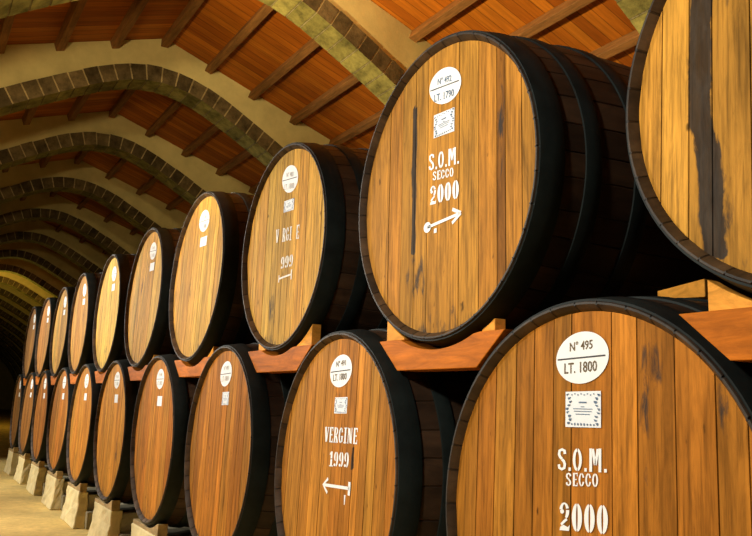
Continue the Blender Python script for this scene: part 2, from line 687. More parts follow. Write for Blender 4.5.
SPEC = {
    'U1': dict(base=GOLD, edges=[-0.819, -0.663, -0.54, -0.35, -0.12, 0.1, 0.3, 0.52, 0.72], tones=[(1.1, .1), (1.25, .1), (0.9, 0), (0.8, 0), (1.02, 0), (1.1, 0), (.95, 0)],
               stains=[streak([(0.9, -0.59), (0.44, -0.594), (0.145, -0.608), (-0.15, -0.602), (-0.30, -0.567), (-0.445, -0.550), (-0.585, -0.542), (-0.75, -0.535)], 0.056),
                       spot(-0.47, 0.45, 0.05, 0.16, 0.4), spot(-0.5, -0.6, 0.09, 0.2, 0.4)], fine=0.018, rows=90),
    'U2': dict(base=(0.53, 0.24, 0.048), edges=[-0.628, -0.46, -0.289, -0.136, 0.219, 0.42, 0.597, 0.676, 0.82], tones=[(0.9, 0), (1.0, 0), (.88, 0), (1.0, 0), (1.12, .05), (1.12, .05), (1.02, 0), (.55, -.1), (1.0, 0), (.9, 0)],
               stains=[streak([(0.6, -0.305), (0.3, -0.30), (0.0, -0.292), (-0.35, -0.295)], 0.022),
                       spot(-0.25, -0.62, 0.2, 0.25, 0.35), spot(0.635, 0.25, 0.05, 0.5, 0.36), spot(-0.31, 0.25, 0.05, 0.4, 0.45)], fine=0.02, rows=70),
    'U3': dict(base=(0.66, 0.36, 0.085), edges=[-0.80, -0.669, -0.46, -0.286, -0.13, -0.006, 0.139, 0.303, 0.504, 0.68, 0.82], tones=[(1, 0), (1.1, 0), (.95, 0), (1.1, .1), (.8, .1), (.85, .1), (.9, .05), (1.15, 0), (1.1, 0), (1.15, 0), (1, 0)],
               stains=[spot(-0.2, -0.62, 0.16, 0.25, 0.42), spot(-0.55, 0.2, 0.04, 0.4, 0.3)], rows=60),
    'L1': dict(base=RUST, edges=[-0.78, -0.634, -0.475, -0.34, -0.20, -0.079, 0.172, 0.317, 0.513, 0.704, 0.84],
               tones=[(1.02, 0), (1.0, 0), (1.05, .05), (0.93, 0), (1.05, 0), (0.9, .05), (1.12, 0), (1.3, .05), (0.82, 0), (1.05, 0), (1.0, 0), (1, 0)],
               stains=[spot(0.40, 0.70, 0.09, 0.2, 0.40), spot(0.35, 0.45, 0.05, 0.35, 0.33), spot(0.73, 0.5, 0.05, 0.2, 0.33)], fine=0.02, rows=80),
    'L2': dict(base=(0.53, 0.215, 0.042), edges=[-0.85, -0.742, -0.56, -0.391, -0.2, -0.021, 0.15, 0.312, 0.41, 0.516, 0.64, 0.8], tones=[(.9, 0), (1.0, .1), (.88, .1), (1.05, 0), (1.1, 0), (1.02, 0), (1.08, 0), (.92, 0), (1.25, 0), (.85, .05), (.9, .1), (.85, 0)],
               stains=[streak([(0.14, 0.315), (0.10, 0.31)], 0.02), streak([(-0.55, -0.27), (-0.62, -0.27)], 0.012), spot(0.02, 0.55, 0.1, 0.06, 0.3)], fine=0.025, rows=70),
    'L3': dict(base=(0.52, 0.205, 0.038), edges=[-0.765, -0.57, -0.386, -0.2, -0.004, 0.14, 0.262, 0.38, 0.514, 0.68, 0.82], tones=None),
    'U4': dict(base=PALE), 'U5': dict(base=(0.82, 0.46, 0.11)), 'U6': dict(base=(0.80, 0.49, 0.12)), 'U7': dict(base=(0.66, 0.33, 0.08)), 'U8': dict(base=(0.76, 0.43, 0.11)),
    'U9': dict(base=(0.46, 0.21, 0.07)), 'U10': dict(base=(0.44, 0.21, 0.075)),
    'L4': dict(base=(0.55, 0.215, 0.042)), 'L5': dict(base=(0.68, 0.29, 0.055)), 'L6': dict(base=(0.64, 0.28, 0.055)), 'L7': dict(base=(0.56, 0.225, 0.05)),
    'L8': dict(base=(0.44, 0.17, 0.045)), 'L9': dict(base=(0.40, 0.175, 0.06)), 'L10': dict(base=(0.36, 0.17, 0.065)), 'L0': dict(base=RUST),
}

LAB = {
    'U1': ('large golden oak cask cut off by the right edge, one head board stained black', None),
    'U2': ('upper oak cask stencilled 2000 above a long arrow that points right', None),
    'U3': ('upper golden cask with worn white lettering, left of the one marked 2000 with an arrow', None),
    'U4': ('upper pale golden cask directly left of the one with worn lettering', None),
    'U5': ('upper cask fifth from the right, a brass glint at its right flank', None),
    'U6': ('pale yellow upper cask, sixth from the right in the top tier', None),
    'U7': ('upper cask directly beyond the pale yellow one, seventh from the right', None),
    'U8': ('narrow-looking upper cask, third from the far left end of the top tier', None),
    'U9': ('upper cask second from the far left end of the top tier', None),
    'U10': ('last and smallest-looking cask at the far left end of the top tier', None),
    'L0': ('rust coloured lower cask next to the one numbered 495, beyond the right edge', None),
    'L1': ('largest lower cask, number 495 on its round label and 2000 stencilled below', None),
    'L2': ('lower cask stencilled VERGINE 1999 over an arrow pointing left', None),
    'L3': ('lower reddish cask directly left of the one stencilled VERGINE 1999', None),
    'L4': ('lower cask fourth from the right, its saddle and pier just inside the bottom edge', None),
    'L5': ('lower cask fifth from the right, with a brass glint at its right flank', None),
    'L6': ('lower cask sixth from the right, brighter orange head with two white labels', None),
    'L7': ('lower cask seventh from the right, between the orange-headed one and the dim far ones', None),
    'L8': ('lower cask third from the far left end of the bottom tier', None),
    'L9': ('dim lower cask second from the far left end of the bottom tier', None),
    'L10': ('last dim cask at the far left end of the bottom tier', None),
}
# round label centre, half sizes; paper label centre, half sizes (of the head radius)
TAGPOS = {
    'U2': ((0.060, 0.684), (0.182, 0.127), (0.054, 0.424), (0.117, 0.081), -0.038),
    'U3': ((0.082, 0.659), (0.193, 0.140), (0.091, 0.389), (0.120, 0.058), -0.04),
    'L1': ((-0.010, 0.738), (0.169, 0.123), (-0.001, 0.496), (0.112, 0.083), 0.012),
    'L2': ((0.040, 0.720), (0.180, 0.119), (0.078, 0.471), (0.103, 0.058), 0.012),
    'L3': ((0.035, 0.730), (0.170, 0.124), (0.080, 0.49), (0.100, 0.063), 0.01),
    'U4': ((0.063, 0.662), (0.194, 0.135), (0.11, 0.40), (0.125, 0.058), -0.03),
}
NUM = {'U2': ('N\u00b0 492', 'LT. 1790'), 'L1': ('N\u00b0 495', 'LT. 1800'), 'L2': ('N\u00b0 491', 'LT. 1800'), 'L3': ('N\u00b0 490', 'LT. 1800')}
BRASS = {'U5', 'U8', 'U9', 'L5', 'L6', 'L9'}

BODY = [body_mesh(11), body_mesh(12), body_mesh(13)]
HOOPS = [hoop_mesh(0.012, 0.165), hoop_mesh(0.305, 0.41), hoop_mesh(0.65, 0.76),
         hoop_mesh(L_B - 0.76, L_B - 0.65), hoop_mesh(L_B - 0.41, L_B - 0.305), hoop_mesh(L_B - 0.165, L_B - 0.012)]
YL = REC - 0.004


def brass_mesh():
    mb = MB()
    n = 10
    a = math.radians(-4)
    y = 0.235
    c = Vector((math.cos(a), 0, math.sin(a)))
    base = R(y) - 0.01
    tx, tz = Vector((0, 1, 0)), Vector((-math.sin(a), 0, math.cos(a)))
    prof = [(0.0, 0.06), (0.018, 0.06), (0.022, 0.036), (0.09, 0.034), (0.095, 0.048), (0.135, 0.048), (0.14, 0.0)]
    rows = []
    for d, r in prof:
        rows.append([mb.vert(Vector(loc(0, y, 0)) + (c * (base + d) + tx * r * math.cos(2 * PI * k / n) + tz * r * math.sin(2 * PI * k / n)) * S) for k in range(n)])
    for i in range(len(prof) - 1):
        for k in range(n):
            mb.face((rows[i][k], rows[i][(k + 1) % n], rows[i + 1][(k + 1) % n], rows[i + 1][k]))
    return mb.mesh('bung', M_BRASS, smooth=True)


BUNG = brass_mesh()


def ornament_polys(cx, cz, hx, hz):
    """printed border of the paper label: scrolls at the sides, ruled lines of text"""
    rng = random.Random(5)
    f = []
    for sx in (-1, 1):
        for k in range(9):
            z = cz + hz * (-0.8 + 1.6 * k / 8)
            x = cx + sx * hx * (0.82 - 0.10 * math.sin(k * 1.3))
            f += disc(x, z, hx * rng.uniform(0.05, 0.10), hz * rng.uniform(0.05, 0.09), 6)
            f += ribbon([(x, z), (x - sx * hx * 0.10, z + hz * 0.06)], hx * 0.04)
    for k in range(8):
        x = cx + hx * (-0.62 + 1.24 * k / 7)
        f += disc(x, cz - hz * 0.84, hx * 0.05, hz * rng.uniform(0.05, 0.09), 6)
        f += disc(x, cz + hz * (0.86 if k % 2 else 0.80), hx * 0.04, hz * 0.045, 6)
    return f


def paper_lines(cx, cz, hx, hz):
    f = rect(cx - hx * .22, cz + hz * .34, cx + hx * .22, cz + hz * .42)
    for z, w in ((0.12, .1), (0.0, .55), (-0.14, .5), (-0.3, .4)):
        f += rect(cx - hx * w, cz + hz * z, cx + hx * w, cz + hz * (z + 0.04))
    return f


CASK = {}
for ci, (name, (cx, cy, cz, r, turn, lean)) in enumerate(POSE.items()):
    up = name[0] == 'U'
    num = int(name[1:])
    rot = Matrix.Rotation(turn, 3, 'Z') @ Matrix.Rotation(-lean, 3, 'X')
    base = W(cx, cy, cz) + rot @ Vector((0, OY * S, -OZ * S * r))
    root = empty('wine_cask', base, (-lean, 0, turn))
    root.scale = (r, 1, r)
    tag(root, LAB[name][0], 'barrel', 'casks of the upper tier' if up else 'casks of the lower tier')
    CASK[name] = root
    link('stave_body', BODY[ci % 3], root)
    sp = SPEC[name]
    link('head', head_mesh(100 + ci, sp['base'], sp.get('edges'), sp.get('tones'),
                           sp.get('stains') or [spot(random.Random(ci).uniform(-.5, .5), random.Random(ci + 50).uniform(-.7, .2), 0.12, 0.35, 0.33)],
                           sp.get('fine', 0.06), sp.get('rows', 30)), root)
    for h in HOOPS:
        link('hoop', h, root)
    if name in BRASS:
        link('brass_bung', BUNG, root)
    if name in ('U1', 'L0'):
        continue
    dflt = ((0.10, 0.721), (0.178, 0.124), (0.15, 0.452), (0.108, 0.06), 0.0) if not up else ((0.19, 0.655), (0.185, 0.13), (0.23, 0.415), (0.12, 0.06), -0.03)
    (lx, lz), (hx, hz), (qx, qz), (gx, gz), tilt = TAGPOS.get(name, dflt)
    rl = link('round_label', flat_mesh('round_label', [[(px, pz + tilt * (px - lx) / hx * 0.8) for px, pz in q] for q in disc(lx, lz, hx, hz, 48)], YL, M_WHITE), root)
    link('label_line', flat_mesh('label_line', [[(lx - hx * 0.93, lz - 0.004 - tilt / 2), (lx + hx * 0.88, lz - 0.004 + tilt / 2), (lx + hx * 0.88, lz + 0.003 + tilt / 2), (lx - hx * 0.93, lz + 0.003 - tilt / 2)]], YL - 0.002, M_LINE), rl)
    if num <= 6:
        t1, t2 = NUM.get(name, ('N\u00b0 %d' % (480 + num), 'LT. 1800'))
        tx = fit_text(t1, lx - hx * .45, lx + hx * .42, lz + hz * .25, lz + hz * .62, tilt * 0.7)
        tx2 = fit_text(t2, lx - hx * .66, lx + hx * .58, lz - hz * .62, lz - hz * .20, tilt * 0.8)
        for q in (tx, tx2):
            link('label_text', flat_mesh('label_text', q, YL - 0.002, M_INKBLUE if name == 'U2' else M_INK if num < 3 else M_INKFAINT), rl)
    pl = link('paper_label', flat_mesh('paper_label', [[(qx - gx, qz - gz - tilt * .2), (qx + gx, qz - gz + tilt * .2), (qx + gx, qz + gz + tilt * .2), (qx - gx, qz + gz - tilt * .2)]], YL, M_PAPER), root)
    if num <= 3:
        link('ornament', flat_mesh('ornament', ornament_polys(qx, qz, gx, gz), YL - 0.002, M_INKBLUE), pl)
        link('print', flat_mesh('print', paper_lines(qx, qz, gx, gz), YL - 0.002, M_INKBLUE), pl)
    words = {
        'L1': (M_WHITE, [('S.O.M.', -0.163, 0.146, 0.205, 0.309, (), 0.016), ('SECCO', -0.108, 0.094, 0.139, 0.199, (), 0.014), ('2000', -0.150, 0.150, -0.066, 0.060, (), 0.022)]),
        'U2': (M_WHITE, [('S.O.M.', -0.117, 0.226, 0.137, 0.252, (), -0.034), ('SECCO', -0.068, 0.166, 0.058, 0.120, (), -0.026), ('2000', -0.100, 0.224, -0.102, 0.024, (), -0.024)]),
        'L2': (M_WHITE, [('VERGINE', -0.162, 0.370, 0.199, 0.309, (), 0.013), ('1999', -0.055, 0.262, 0.032, 0.138, (), 0.014)]),
        'U3': (M_FADED, [('VERGINE', -0.195, 0.365, 0.060, 0.197, (1, 5), -0.048), ('1999', -0.120, 0.258, -0.224, -0.103, (0,), -0.012)]),
    }.get(name)
    if words:
        for wtxt, x0, x1, z0, z1, sk, slp in words[1]:
            runs, cur = [], []
            for q in range(len(wtxt) + 1):
                if q == len(wtxt) or q in sk:
                    if cur:
                        runs.append(cur)
                    cur = []
                else:
                    cur.append(q)
            for run in runs:      # a worn-away letter breaks the word into separate painted pieces
                hide = [q for q in range(len(wtxt)) if q not in run]
                link('stencil_year' if wtxt[0] in '12' else 'stencil_word', flat_mesh('stencil', text_polys(wtxt, x0, x1, z0, z1, hide, slp), YL, words[0]), root)
    f = None
    if name == 'U2':
        f = ribbon([(-0.127, -0.251), (0.236, -0.225)], 0.02) + disc(-0.124, -0.251, 0.043, 0.036, 14)
        f += ribbon([(0.158, -0.183), (0.249, -0.224)], 0.022) + ribbon([(0.156, -0.273), (0.249, -0.224)], 0.022)
        f += rect(-0.045, -0.304, -0.015, -0.274)
    if name == 'L2':
        f = ribbon([(-0.118, -0.104), (0.300, -0.088)], 0.022) + ribbon([(0.296, -0.135), (0.296, -0.045)], 0.034)
        f += ribbon([(-0.048, -0.054), (-0.126, -0.104), (-0.048, -0.154)], 0.024)
        f += [[(0.226, -0.138), (0.248, -0.138), (0.242, -0.203), (0.232, -0.203)]]
    if name == 'U3':
        f = ribbon([(-0.055, -0.318), (0.250, -0.308)], 0.018) + ribbon([(-0.055, -0.353), (-0.055, -0.283)], 0.022)
        f += rect(0.225, -0.358, 0.252, -0.263)
    if f:
        link('painted_arrow', flat_mesh('painted_arrow', f, YL - 0.001, words[0]), root)


# ------------------------------------------------------------------ beams and saddles
def circle_at(name, y):
    """centre x, centre z and hoop radius of a cask in the plane Y = y"""
    x, cy, cz, r, turn, lean = POSE[name]
    d = max(0.0, min(L_B, y - cy))
    return x - math.sin(turn) * d, cz - math.sin(lean) * d, r * (R(d) + 0.013)


def hollow(name, px, y0, y1, gap):
    """height of the underside of a cask above px, lowest over y0..y1"""
    best = 1e9
    for y in (y0, (y0 + y1) / 2, y1):
        x, z, r = circle_at(name, y)
        r += 0.006 + abs(POSE[name][5]) * 0.2
        q = (r + gap) ** 2 - (px - x) ** 2
        if q > 0:
            best = min(best, z - math.sqrt(q))
    return best


def side_x(name, z, y0, y1, sg, gap):
    """x of the right (sg=1) or left (sg=-1) flank of a cask at height z"""
    v = []
    for y in (y0, (y0 + y1) / 2, y1):
        x, cz, r = circle_at(name, y)
        v.append(x + sg * math.sqrt(max((r + gap) ** 2 - (z - cz) ** 2, 0)))
    return max(v) if sg > 0 else min(v)


def slab(cols, y0f, y1f, mat, name, label, group, cat, c):
    """prism from columns ((x bottom, z bottom, x top, z top)) between two depths"""
    mb = MB()
    rows = []
    for y in (y0f, y1f):
        rows.append([(mb.vert(W(a, y, b)), mb.vert(W(p, y, q))) for a, b, p, q in cols])
    A, Bk = rows
    n = len(cols) - 1
    for k in range(n):
        mb.face((A[k][0], A[k + 1][0], A[k + 1][1], A[k][1]))
        mb.face((Bk[k + 1][0], Bk[k][0], Bk[k][1], Bk[k + 1][1]))
        mb.face((A[k][1], A[k + 1][1], Bk[k + 1][1], Bk[k][1]))
        mb.face((A[k + 1][0], A[k][0], Bk[k][0], Bk[k + 1][0]))
    mb.face((A[0][0], A[0][1], Bk[0][1], Bk[0][0]))
    mb.face((A[n][1], A[n][0], Bk[n][0], Bk[n][1]))
    o = link(name, recenter(mb.mesh(name, mat), c), None, 0.003)
    o.location = c
    tag(o, label, cat, group)
    return o


def wedge_beam(a, b, up, z0, z1, y0, y1, label, group):
    """trapezoid timber jammed between the shoulders of two lower casks, hollowed under the upper one"""
    n = 24
    xl0, xl1 = side_x(a, z0, y0, y1, 1, 0.014), side_x(a, z1, y0, y1, 1, 0.014)
    xr0, xr1 = side_x(b, z0, y0, y1, -1, 0.014), side_x(b, z1, y0, y1, -1, 0.014)
    cols = []
    for k in range(n + 1):
        t = k / n
        xt = xl1 + (xr1 - xl1) * t
        cols.append((xl0 + (xr0 - xl0) * t, z0, xt, min(z1, hollow(up, xt, y0, y1, 0.006))))
    slab(cols, y0, y1, M_BEAM, 'bearer_timber', label, group, 'timber', W((xl0 + xr0) / 2, (y0 + y1) / 2, z0))
    return xl1, xr1


def crown(name, px, y0, y1, gap):
    """highest point of a cask above px"""
    best = -1e9
    for y in (y0, (y0 + y1) / 2, y1):
        x, z, r = circle_at(name, y)
        q = (r + gap) ** 2 - (px - x) ** 2
        if q > 0:
            best = max(best, z + math.sqrt(q))
    return best


def chock(nm, z0, xa, xb, y0, y1, label, group, under=None):
    """block whose sloping face is hollowed to fit the cask above it"""
    n = 14
    cols = []
    for k in range(n + 1):
        px = xa + (xb - xa) * k / n
        zt = hollow(nm, px, y0, y1, 0.006)
        zl = max(z0, crown(under, px, y0, y1, 0.015)) if under else z0
        if zt > zl + 0.006:
            cols.append((px, zl, px, zt))
    return slab(cols, y0, y1, M_BLOCK, 'wooden_chock', label, group, 'wooden chock', W((xa + xb) / 2, (y0 + y1) / 2, z0))


ORD = ['', 'first', 'second', 'third', 'fourth', 'fifth', 'sixth', 'seventh', 'eighth', 'ninth', 'tenth']
WHO = {1: 'the cask cut by the right edge', 2: 'the upper cask stencilled 2000 with an arrow', 3: 'the upper cask with worn lettering', 4: 'the upper cask left of the worn-lettered one'}
for i in range(1, 11):
    u = 'U%d' % i
    a, b = 'L%d' % i, 'L%d' % (i - 1)
    x, cy, cz, r, *_ = POSE[u]
    top = cz - r + {1: -0.02, 2: 0.02, 4: 0.02}.get(i, 0.004)
    ol, orr = {2: (-0.63, 0.52), 3: (-0.50, 0.62), 1: (-0.57, 0.60)}.get(i, (-0.55, 0.60))
    who = WHO.get(i, 'the %s upper cask from the right' % ORD[i])
    xl, xr = wedge_beam(a, b, u, top - 0.20, top, 0.05, 0.24, 'reddish timber wedged between two lower casks, under ' + who, 'bearer timbers between the lower casks')
    z0 = top + 0.001
    xa = max(x + ol, side_x(a, z0, 0.09, 0.17, 1, 0.02))
    xb = min(x + orr, side_x(b, z0, 0.09, 0.17, -1, 0.02))
    chock(u, z0, xb, x + 0.12, 0.09, 0.17, 'orange wooden chock under the right side of ' + who, 'chocks of the upper casks')
    chock(u, z0, xa, x - 0.12, 0.09, 0.17, 'orange wooden chock under the left side of ' + who, 'chocks of the upper casks')
# a loose wedge left on the shoulder of the nearest lower cask
cols = []
for k in range(11):
    px = -2.86 + 0.31 * k / 10
    zb_ = crown('L1', px, 0.9, 1.02, 0.012)
    cols.append((px, zb_, px, max(zb_ + 0.01, 1.160 + 0.034 * k / 10)))
slab(cols, 0.90, 1.02, M_BLOCK, 'wooden_wedge', 'loose orange wedge lying on top of the cask numbered 495, under the black gap', None, 'wedge', W(-2.7, 0.96, 1.08))


def saddle(nm, z0, xl, xr, y0, y1, label, group):
    """low block with a hollow top that follows the cask above it"""
    x = POSE[nm][0]
    cols = []
    for k in range(25):
        px = x + xl + (xr - xl) * k / 24
        cols.append((px, z0, px, min(max(hollow(nm, px, y0, y1, 0.005), z0 + 0.004), z0 + (0.05 if k < 12 else 0.135))))
    slab(cols, y0, y1, M_SADDLE, 'wooden_saddle', label, group, 'wooden block', W(x, (y0 + y1) / 2, z0))


# ------------------------------------------------------------------ piers under the lower tier
for i in range(0, 11):
    nm = 'L%d' % i
    x, cy, cz, r, *_ = POSE[nm]
    rng = random.Random(60 + i)
    root = empty('stone_pier', W(x, 1.3, FZ))
    who = {0: 'the lower cask beyond the right edge', 1: 'the lower cask numbered 495', 2: 'the lower cask stencilled VERGINE 1999', 3: 'the third lower cask from the right'}.get(i, 'the %s lower cask from the right' % ORD[i])
    tag(root, 'limewashed masonry pier standing on the floor beneath ' + who, 'pier', 'piers under the lower casks')
    zb = min(circle_at(nm, y)[1] - circle_at(nm, y)[2] for y in (0.03, 0.18, 0.32))
    zback = min(circle_at(nm, y)[1] - circle_at(nm, y)[2] for y in (0.2, 0.4, 1.0, 1.4, 1.8, 2.3)) - 0.02
    ptop = zb - 0.028

    def block(hw0, hw1, ya, yb, za, zt, flare, mt=None):
        mb = MB()
        nx, nz, ny = 6, 6, max(3, int((yb - ya) * 5))
        lvl = []
        for k in range(nz + 1):
            z = za + (zt - za) * k / nz
            t = 1 - k / nz
            hw = hw1 + (hw0 - hw1) * t * t
            y0 = ya - flare * t * t
            ring = []
            per = [(-hw + 2 * hw * q / nx, y0) for q in range(nx)] + [(hw, y0 + (yb - y0) * q / ny) for q in range(ny)] + \
                  [(hw - 2 * hw * q / nx, yb) for q in range(nx)] + [(-hw, yb - (yb - y0) * q / ny) for q in range(ny)]
            for (px, py) in per:
                jx, jy = (rng.uniform(-0.012, 0.012) for _ in range(2))
                ring.append(mb.vert(W(x - 0.08 + px + jx, py + jy, z) - root.location))
            lvl.append(ring)
        m = len(lvl[0])
        for k in range(nz):
            for q in range(m):
                mb.face((lvl[k][q], lvl[k][(q + 1) % m], lvl[k + 1][(q + 1) % m], lvl[k + 1][q]))
        mb.face(lvl[nz])
        mb.face(lvl[0][::-1])
        return mb.mesh('masonry', mt or M_PIER)
    link('pier_block', block(0.64, 0.58, 0.03, 0.19, FZ, ptop, 0.05), root, 0.012)
    link('sleeper_wall', block(0.57, 0.56, 0.185, 2.55, FZ, zback, 0.0, M_PIER_SHADE), root, 0.012)
    mb = MB()
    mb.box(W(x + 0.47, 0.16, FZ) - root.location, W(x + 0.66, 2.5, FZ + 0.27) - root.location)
    link('plinth', mb.mesh('plinth', M_PIER_SHADE), root, 0.01)
    saddle(nm, ptop + 0.001, -0.64, 0.50, 0.035, 0.15, 'wooden saddle on the masonry pier under ' + who, 'saddles on the piers')

# ------------------------------------------------------------------ the vaulted hall
U = 5.0                      # survey units per bay unit
YC = -2.593 + 0.87 * U       # axis of the nave
Z0 = 0.4775                    # height of the camera
SLOPE = 0.345
RIDGE = Z0 + 1.775 * U
ARCH_X = [-1.30 * U - 1.2 * U * k for k in range(19)]
ARCH_T = 0.145 * U
HALF = 1.72 * U
INTR = [(0, 1.535), (.1, 1.525), (.2, 1.495), (.3, 1.45), (.45, 1.37), (.6, 1.285), (.75, 1.19), (.9, 1.08), (1.1, .9), (1.3, .68), (1.45, .44), (1.55, .2), (1.6, 0.0), (1.62, (FZ - Z0) / U)]
XMIN, XMAX = ARCH_X[-1] - 4, 8.0


def roof_z(d):
    return RIDGE - SLOPE * abs(d)


def interp_curve(n):
    """evenly spaced points of the right half of the intrados (d, z) in survey units, smoothed"""
    pts = [Vector((d * U, z * U + Z0)) for d, z in INTR]
    # Catmull-Rom
    dense = []
    P = [Vector((-pts[1].x, pts[1].y))] + pts + [pts[-1] * 2 - pts[-2]]
    for i in range(1, len(P) - 2):
        for k in range(12):
            t = k / 12
            a, b, c, d = P[i - 1], P[i], P[i + 1], P[i + 2]
            dense.append(0.5 * ((2 * b) + (c - a) * t + (2 * a - 5 * b + 4 * c - d) * t * t + (3 * b - a - 3 * c + d) * t ** 3))
    dense.append(pts[-1])
    L = [0]
    for i in range(1, len(dense)):
        L.append(L[-1] + (dense[i] - dense[i - 1]).length)
    out, j = [], 0
    for k in range(n + 1):
        s = L[-1] * k / n
        while j < len(L) - 2 and L[j + 1] < s:
            j += 1
        t = (s - L[j]) / max(L[j + 1] - L[j], 1e-9)
        out.append(dense[j].lerp(dense[j + 1], t))
    return out


NV = 40
HALFC = interp_curve(NV)


def normals(c):
    out = []
    for i, p in enumerate(c):
        a = c[i - 1] if i else Vector((-c[1].x, c[1].y))
        b = c[i + 1] if i < len(c) - 1 else p
        d = (b - a).normalized()
        out.append(Vector((-d.y, d.x)) if False else Vector((d.y * -1, d.x)) * (1 if d.x >= 0 else 1))
    return out


NORM = [Vector((-n.x if n.y < 0 else n.x, abs(n.y))) for n in normals(HALFC)]
for i, nv in enumerate(NORM):
    nv.x = abs(nv.x)
NORM[0] = Vector((0, 1))
RING = 0.080 * U


def arch_ring(seed, x0):
    rng = random.Random(seed)
    mb = MB()
    proud = 0.03
    for sg in (-1, 1):
        for k in range(NV):
            g = 0.05
            a, b = HALFC[k], HALFC[k + 1]
            na, nb_ = NORM[k], NORM[k + 1]
            rr = RING * rng.uniform(0.97, 1.03)
            tone = rng.uniform(0.6, 1.35)
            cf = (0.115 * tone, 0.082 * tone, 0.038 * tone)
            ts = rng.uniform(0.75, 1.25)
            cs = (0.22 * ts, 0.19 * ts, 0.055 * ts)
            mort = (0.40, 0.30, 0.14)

            def P(t, h, x):
                c = a.lerp(b, t)
                nn = na.lerp(nb_, t)
                q = c + nn * h
                return W(x, YC + sg * q.x, q.y)

            segs = ((0, g, mort, 0.012), (g, 1 - g, cf, 0.0), (1 - g, 1, mort, 0.012))
            for t0, t1, colr, back in segs:
                h1 = rr
                xf = x0 + proud - back
                xb = x0 - ARCH_T
                lift = back
                v = [mb.vert(p) for p in (P(t0, lift, xf), P(t1, lift, xf), P(t1, h1, xf), P(t0, h1, xf),
                                          P(t0, lift, xb), P(t1, lift, xb), P(t1, h1, xb), P(t0, h1, xb))]
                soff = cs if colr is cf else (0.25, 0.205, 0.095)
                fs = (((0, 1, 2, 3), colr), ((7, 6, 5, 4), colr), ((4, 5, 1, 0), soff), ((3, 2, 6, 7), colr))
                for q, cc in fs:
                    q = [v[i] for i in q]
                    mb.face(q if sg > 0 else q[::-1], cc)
    return mb.mesh('voussoirs', M_STONE)


def spandrel(x0):
    mb = MB()
    xf, xb = x0 - 0.01, x0 - ARCH_T + 0.03
    rows = []
    pts = []
    for sg in (-1, 1):
        line = []
        for k in range(NV + 1):
            q = HALFC[k] + NORM[k] * (RING * 0.9)
            d = min(q.x, HALF + 0.2)
            zt = roof_z(d) - 0.01
            zb = min(q.y, zt - 0.005)
            line.append((sg * d, zb, zt))
        line.append((sg * (HALF + 0.25), FZ, roof_z(HALF + 0.25) - 0.01))
        for (d0, b0, t0), (d1, b1, t1) in zip(line, line[1:]):
            f = [W(xf, YC + d0, b0), W(xf, YC + d1, b1), W(xf, YC + d1, t1), W(xf, YC + d0, t0)]
            g = [W(xb, YC + d0, b0), W(xb, YC + d1, b1), W(xb, YC + d1, t1), W(xb, YC + d0, t0)]
            mb.quad(f if sg > 0 else f[::-1])
            mb.quad(g[::-1] if sg > 0 else g)
    return mb.mesh('spandrel', M_PLASTER)


AN = ['nearest stone arch, crossing the top right corner above the cask cut by the right edge',
      'second stone arch from the camera, sweeping down behind the upper cask marked 2000',
      'third stone arch, its crown of brown blocks and cream wall complete in the upper left',
      'fourth stone arch, seen inside the opening of the wide arch with cream wall',
      'fifth stone arch from the camera, dim and greenish',
      'sixth stone arch from the camera, in the dark left part',
      'seventh stone arch from the camera, just above the far upper casks',
      'eighth stone arch from the camera, lit yellow-green by a hidden lamp',
      'ninth stone arch from the camera, dark and just below the yellow glow',
      'tenth stone arch from the camera, small and dark at left edge',
      'eleventh stone arch from the camera, barely visible at far left',
      ]
for k, ax in enumerate(ARCH_X):
    AN_k = AN[k] if k < 11 else 'far stone arch lost in the dark at the left end of the hall'
    root = empty('stone_arch', W(ax - ARCH_T / 2, YC, FZ))
    tag(root, AN_k, 'arch', 'stone arches across the hall' if k < 11 else 'far dark arches')
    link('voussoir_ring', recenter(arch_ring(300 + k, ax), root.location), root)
    link('plaster_spandrel', recenter(spandrel(ax), root.location), root)

# roof slopes, walls, floor
mb = MB()
for sg in (-1, 1):
    d1 = HALF + 0.4
    a = [W(XMAX, YC, RIDGE), W(XMIN, YC, RIDGE), W(XMIN, YC + sg * d1, roof_z(d1)), W(XMAX, YC + sg * d1, roof_z(d1))]
    up = Vector((0, 0, 0.05))
    if sg < 0:
        mb.quad(a)
        mb.quad([p + up for p in a[::-1]])
    else:
        mb.quad(a[::-1])
        mb.quad([p + up for p in a])
o = link('ceiling', mb.mesh('ceiling', M_ROOF))
o['kind'] = 'structure'
mb = MB()
mb.box(W(XMIN - 0.3, YC - HALF - 0.4, FZ - 0.3), W(XMAX + 0.3, YC + HALF + 0.4, FZ))
o = link('floor', mb.mesh('floor', M_FLOOR))
o['kind'] = 'structure'
for side, sg in (('left', -1), ('right', 1)):
    mb = MB()
    ys = sorted((YC + sg * HALF, YC + sg * (HALF + 0.35)))
    mb.box(W(XMIN - 0.3, ys[0], FZ), W(XMAX + 0.3, ys[1], roof_z(HALF) + 0.02))
    o = link('wall_' + side, mb.mesh('wall', M_WALL))
    o['kind'] = 'structure'
for side, xa, xb in (('far', XMIN - 0.3, XMIN), ('near', XMAX, XMAX + 0.3)):
    mb = MB()
    d1 = HALF + 0.2
    prof = [(-d1, FZ), (d1, FZ), (d1, roof_z(d1)), (0, RIDGE), (-d1, roof_z(d1))]
    A = [mb.vert(W(xa, YC + d, z)) for d, z in prof]
    Bv = [mb.vert(W(xb, YC + d, z)) for d, z in prof]
    mb.face(A[::-1])
    mb.face(Bv)
    for k in range(5):
        mb.face((A[k], A[(k + 1) % 5], Bv[(k + 1) % 5], Bv[k]))
    o = link('wall_' + side, mb.mesh('wall', M_WALL))
    o['kind'] = 'structure'

